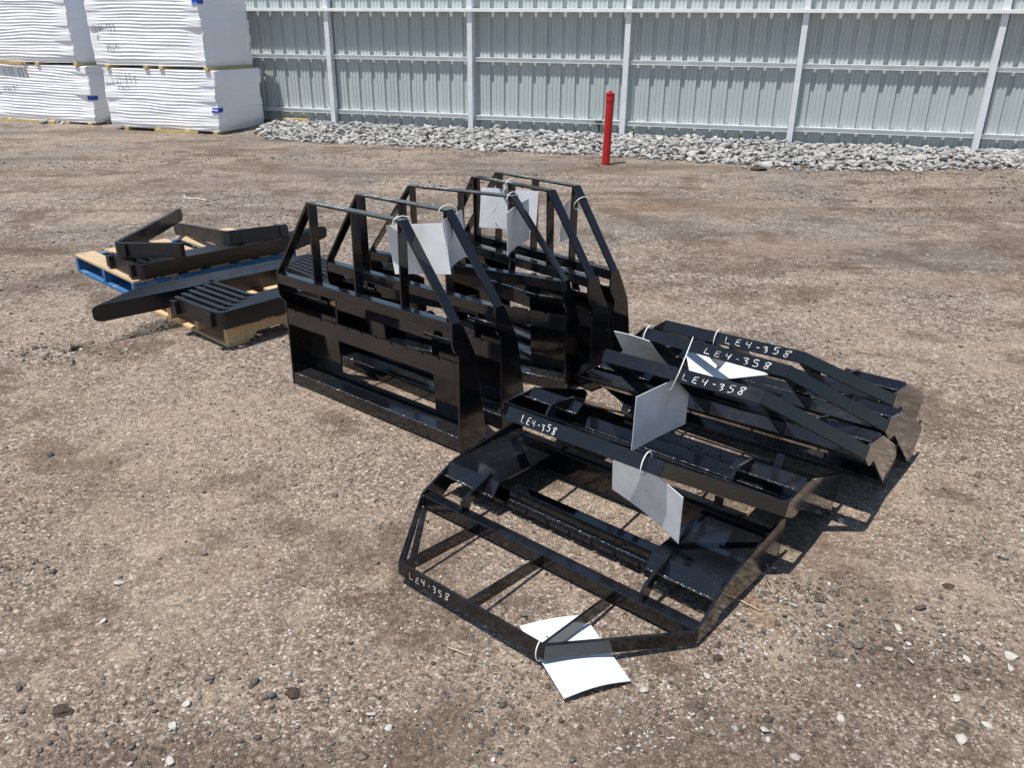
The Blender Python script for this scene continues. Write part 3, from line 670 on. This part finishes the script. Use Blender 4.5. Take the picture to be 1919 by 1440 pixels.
tag_board([g(1284, 652, .55), g(1362, 663, .51), g(1440, 702, .45), g(1296, 716, .47)], 'sunlit bright tag lying between the uprights of the middle and farthest slanting frames', .003, loop(9, -.06, s=1.1))

# ---------------------------------------------------------------- pallets
def pallet(loc, yaw, mat, deck, label, L=.96, Wd=1.22, xs_=None):
    t = empty('wooden_pallet', loc, (0, 0, yaw)); tag(t, label, 'pallet')
    # local x: along the three stringer ends (L), local y: along the stringers (Wd)
    for x in (xs_ or (0, L/2-.019, L-.038)):
        poly = [(0, .019), (.16, .019), (.17, .040), (.19, .055), (.35, .055), (.37, .040), (.38, .019), (Wd-.38, .019), (Wd-.37, .040), (Wd-.35, .055), (Wd-.19, .055), (Wd-.17, .040), (Wd-.16, .019), (Wd, .019), (Wd, .109), (0, .109)]
        MB().prism([(p[0], p[1]) for p in poly], x, x+.038, 0).build('stringer', mat, t, bevel=.002)
    yy = 0; rg = random.Random(int(yaw*100))
    for k, w in enumerate((.14, .09, .09, .14, .09, .09, .14)):
        gap = (Wd-.78)/6; MB().box(-.005, L+.005, yy, yy+w, .1095, .128).build('deck_board', deck, t, bevel=.003); yy += w+gap
    for y0 in (.0, .54, Wd-.14): MB().box(0, L, y0, y0+.13, .001, .0185).build('bottom_board', mat, t, bevel=.002)
    return t
e1 = Vector((-.737, .675)); yaw1 = atan2(e1.y, e1.x)
def pallet_at(corner, e1, mat, deck, label, xs_=None):
    # e1 direction of local x, local y must point away from camera: local y = rot(e1,-90) -> mirror by starting from the far end
    far = Vector(corner)+e1*.96; yaw = atan2(-e1.y, -e1.x)
    return pallet((far.x, far.y, 0), yaw, mat, deck, label, xs_=xs_)
pallet_at((-1.577, 4.20), Vector((-.7427, .6696)), M['wood'], M['wood'], 'natural pine pallet under the nearer pile of loose forks', (0, .262, .592, .922))
pallet_at((-2.4565, 5.0444), Vector((-.731, .682)), M['blue'], M['deck'], 'blue painted pallet with a worn bare deck under the farther pile of forks')

# ---------------------------------------------------------------- forks
def make_fork():
    t = empty('pallet_fork')
    # local x: blade direction, y: shank direction, z: width; outer corner at origin; body z in -.05...05
    th = .028; LB = 1.22; LS = .46; w = .05; sec = []   # (outer x,y, inner x,y, zhalf)
    sec.append(((0, LS), (th, LS), w))
    sec.append(((0, .06), (th, .06), w))
    for k in range(1, 6):
        an = pi+ (pi/2)*k/6; sec.append(((.05+.05*cos(an), .05+.05*sin(an)), (.05+.022*cos(an), .05+.022*sin(an)), w))
    sec.append(((.06, 0), (.06, th), w)); sec.append(((LB-.5, 0), (LB-.5, th), w)); sec.append(((LB-.16, 0), (LB-.16, th*.6), w))
    sec.append(((LB-.045, 0), (LB-.045, th*.5), w)); sec.append(((LB-.018, 0), (LB-.018, th*.45), w*.86)); sec.append(((LB, .001), (LB, th*.4), w*.55))
    vs = []; fs = []
    for (a_, b_, h) in sec: vs += [(a_[0], a_[1], -h), (a_[0], a_[1], h), (b_[0], b_[1], h), (b_[0], b_[1], -h)]
    n = len(sec)
    for i in range(n-1):
        for k in range(4): fs.append((i*4+k, i*4+(k+1) % 4, (i+1)*4+(k+1) % 4, (i+1)*4+k))
    fs += [(0, 1, 2, 3), ((n-1)*4, (n-1)*4+1, (n-1)*4+2, (n-1)*4+3)]
    MB().add(vs, fs).build('fork_body', M['fork'], t, bevel=.002)
    # hooks on the outer side of the shank
    for y0, up in ((LS-.035, 1), (.075, -1)):
        poly = [(-.0005, y0-.022), (-.030, y0-.022), (-.030, y0+.030*up+.0), (-.018, y0+.030*up), (-.018, y0+.006*up), (-.0005, y0+.006*up)] if up > 0 else [(-.0005, y0+.020), (-.030, y0+.020), (-.030, y0-.030), (-.018, y0-.030), (-.018, y0-.004), (-.0005, y0-.004)]
        mb = MB(); m = len(poly); hz = .040
        mb.add([(*p, -hz) for p in poly]+[(*p, hz) for p in poly], [tuple(range(m)), tuple(range(2*m-1, m-1, -1))]+[(i, m+i, m+(i+1) % m, (i+1) % m) for i in range(m)])
        mb.build('hook', M['fork'], t, bevel=.0015)
    return t
fork0 = make_fork(); used = [False]
def place_fork(o, bd, sd, label, group):
    f = fork0 if not used[0] else copy_tree(fork0); used[0] = True
    X = Vector(bd).normalized(); Y = Vector(sd); Y = (Y-X*Y.dot(X)).normalized(); Z = X.cross(Y)
    R = Matrix((X, Y, Z)).transposed(); f.location = o; f.rotation_euler = R.to_euler(); tag(f, label, 'pallet fork', group)
ORD = ['first', 'second', 'third', 'fourth', 'fifth', 'sixth', 'seventh']
def pile(O, b, s, n, db, ds, z, lab, group):
    for i in range(n):
        q = Vector(O)+Vector(b)*db*i+Vector(s)*ds*i
        place_fork((q.x, q.y, z), (*b, 0), (*s, 0), lab % ORD[i], group)
b = (.633, .774); s = (-.774, .633)
pile((-1.575, 4.118), b, s, 6, .060, .0285, .1795, 'black fork in the near pile on the pine pallet, %s in from its camera side', 'forks nested in the near pile on the pine pallet')
b2 = (-.711, -.703); s2 = (.703, -.711)
pile((-1.385, 5.40), b2, s2, 7, .044, .0285, .1795, 'black fork in the pile overhanging the pine pallet, %s from the far side', 'forks nested in the pile overhanging the pine pallet')
b3 = (.698, .716); s3 = (-.716, .698)
pile((-2.41, 5.05), b3, s3, 6, .060, .0285, .1795, 'black fork in the pile on the blue pallet, %s in from its near corner', 'forks nested in the pile on the blue pallet')
place_fork((-2.625, 5.205, .287), (-.015, 1, -.012), (1, .0, 0.0), 'black fork on top of the blue pallet pile, its blade pointing away', None)
place_fork((-2.01, 5.57, .2825), (-.60, .76, -.12), (.87, .49, 0), 'black fork on top of the blue pallet pile, its shank pointing right', None)

# ---------------------------------------------------------------- weeds, straw, scrap
def weed(u, v, z, h, n, label):
    x, y = pxg(u, v, z); mb = MB(); rg = random.Random(int(u))
    for k in range(n):
        an = rg.uniform(0, 6.28); L = h*rg.uniform(.5, 1); bend = rg.uniform(.2, .7)*L; w = rg.uniform(.006, .014); vs = []; fs = []
        for i in range(6):
            t = i/5; r = bend*t*t; px, py, pz = r*cos(an), r*sin(an)*.6, L*t*(1-.25*t); ww = w*(1-t*.85); vs += [(px-ww*sin(an), py+ww*cos(an), pz), (px+ww*sin(an), py-ww*cos(an), pz)]
            if i: fs.append((2*i-2, 2*i-1, 2*i+1, 2*i))
        mb.add(vs, fs)
    o = mb.build('weed', M['grass'], fix=False); o.location = (x, y, z); tag(o, label, 'weed', 'weeds growing at the foot of the fence')
weed(1122, 247, .14, .42, 16, 'tall green weed growing just left of the red pipe')
weed(665, 222, .14, .28, 14, 'green weed growing right of the first fence post near the bundles')
weed(570, 216, .14, .26, 10, 'thin green weed growing between the bundles and the first fence post')
weed(1187, 257, .14, .16, 12, 'small round green weed just right of the fence post beside the red pipe')
weed(1385, 262, .16, .22, 6, 'wispy pale weed growing midway between two fence posts')
def stalk(p, q, r, label):
    a_ = Vector((*pxg(*p), .004)); b_ = Vector((*pxg(*q), .006)); m_ = MB().tube([tuple(Vector((0, 0, 0))), tuple((b_-a_)*.5+Vector((0, 0, .004))), tuple(b_-a_)], r, 6); o = m_.build('straw_stalk', M['straw']); o.location = a_; tag(o, label, 'straw stalk')
stalk((1354, 1114), (1425, 1149), .0022, 'pale straw stalk lying beside the side plate of the flat frame')
stalk((840, 1217), (875, 1232), .0018, 'short dry straw stalk lying on the ground below the chalked bar')
stalk((1430, 1085), (1446, 1115), .0014, 'thin curved straw stalk on the ground right of the flat frame')
o = MB()
u0 = Vector((*pxg(345, 370), 0)); pts = [Vector((*pxg(a_, b_), .01)) for a_, b_ in ((345, 367), (347, 372), (358, 374), (370, 373), (388, 377))]
o.tube([tuple(p-u0) for p in pts], [.007, .004, .005, .003, .005], 6); o = o.build('plastic_scrap', M['tie']); o.location = u0; tag(o, 'white scrap of plastic film lying on the yard behind the fork piles', 'plastic scrap')
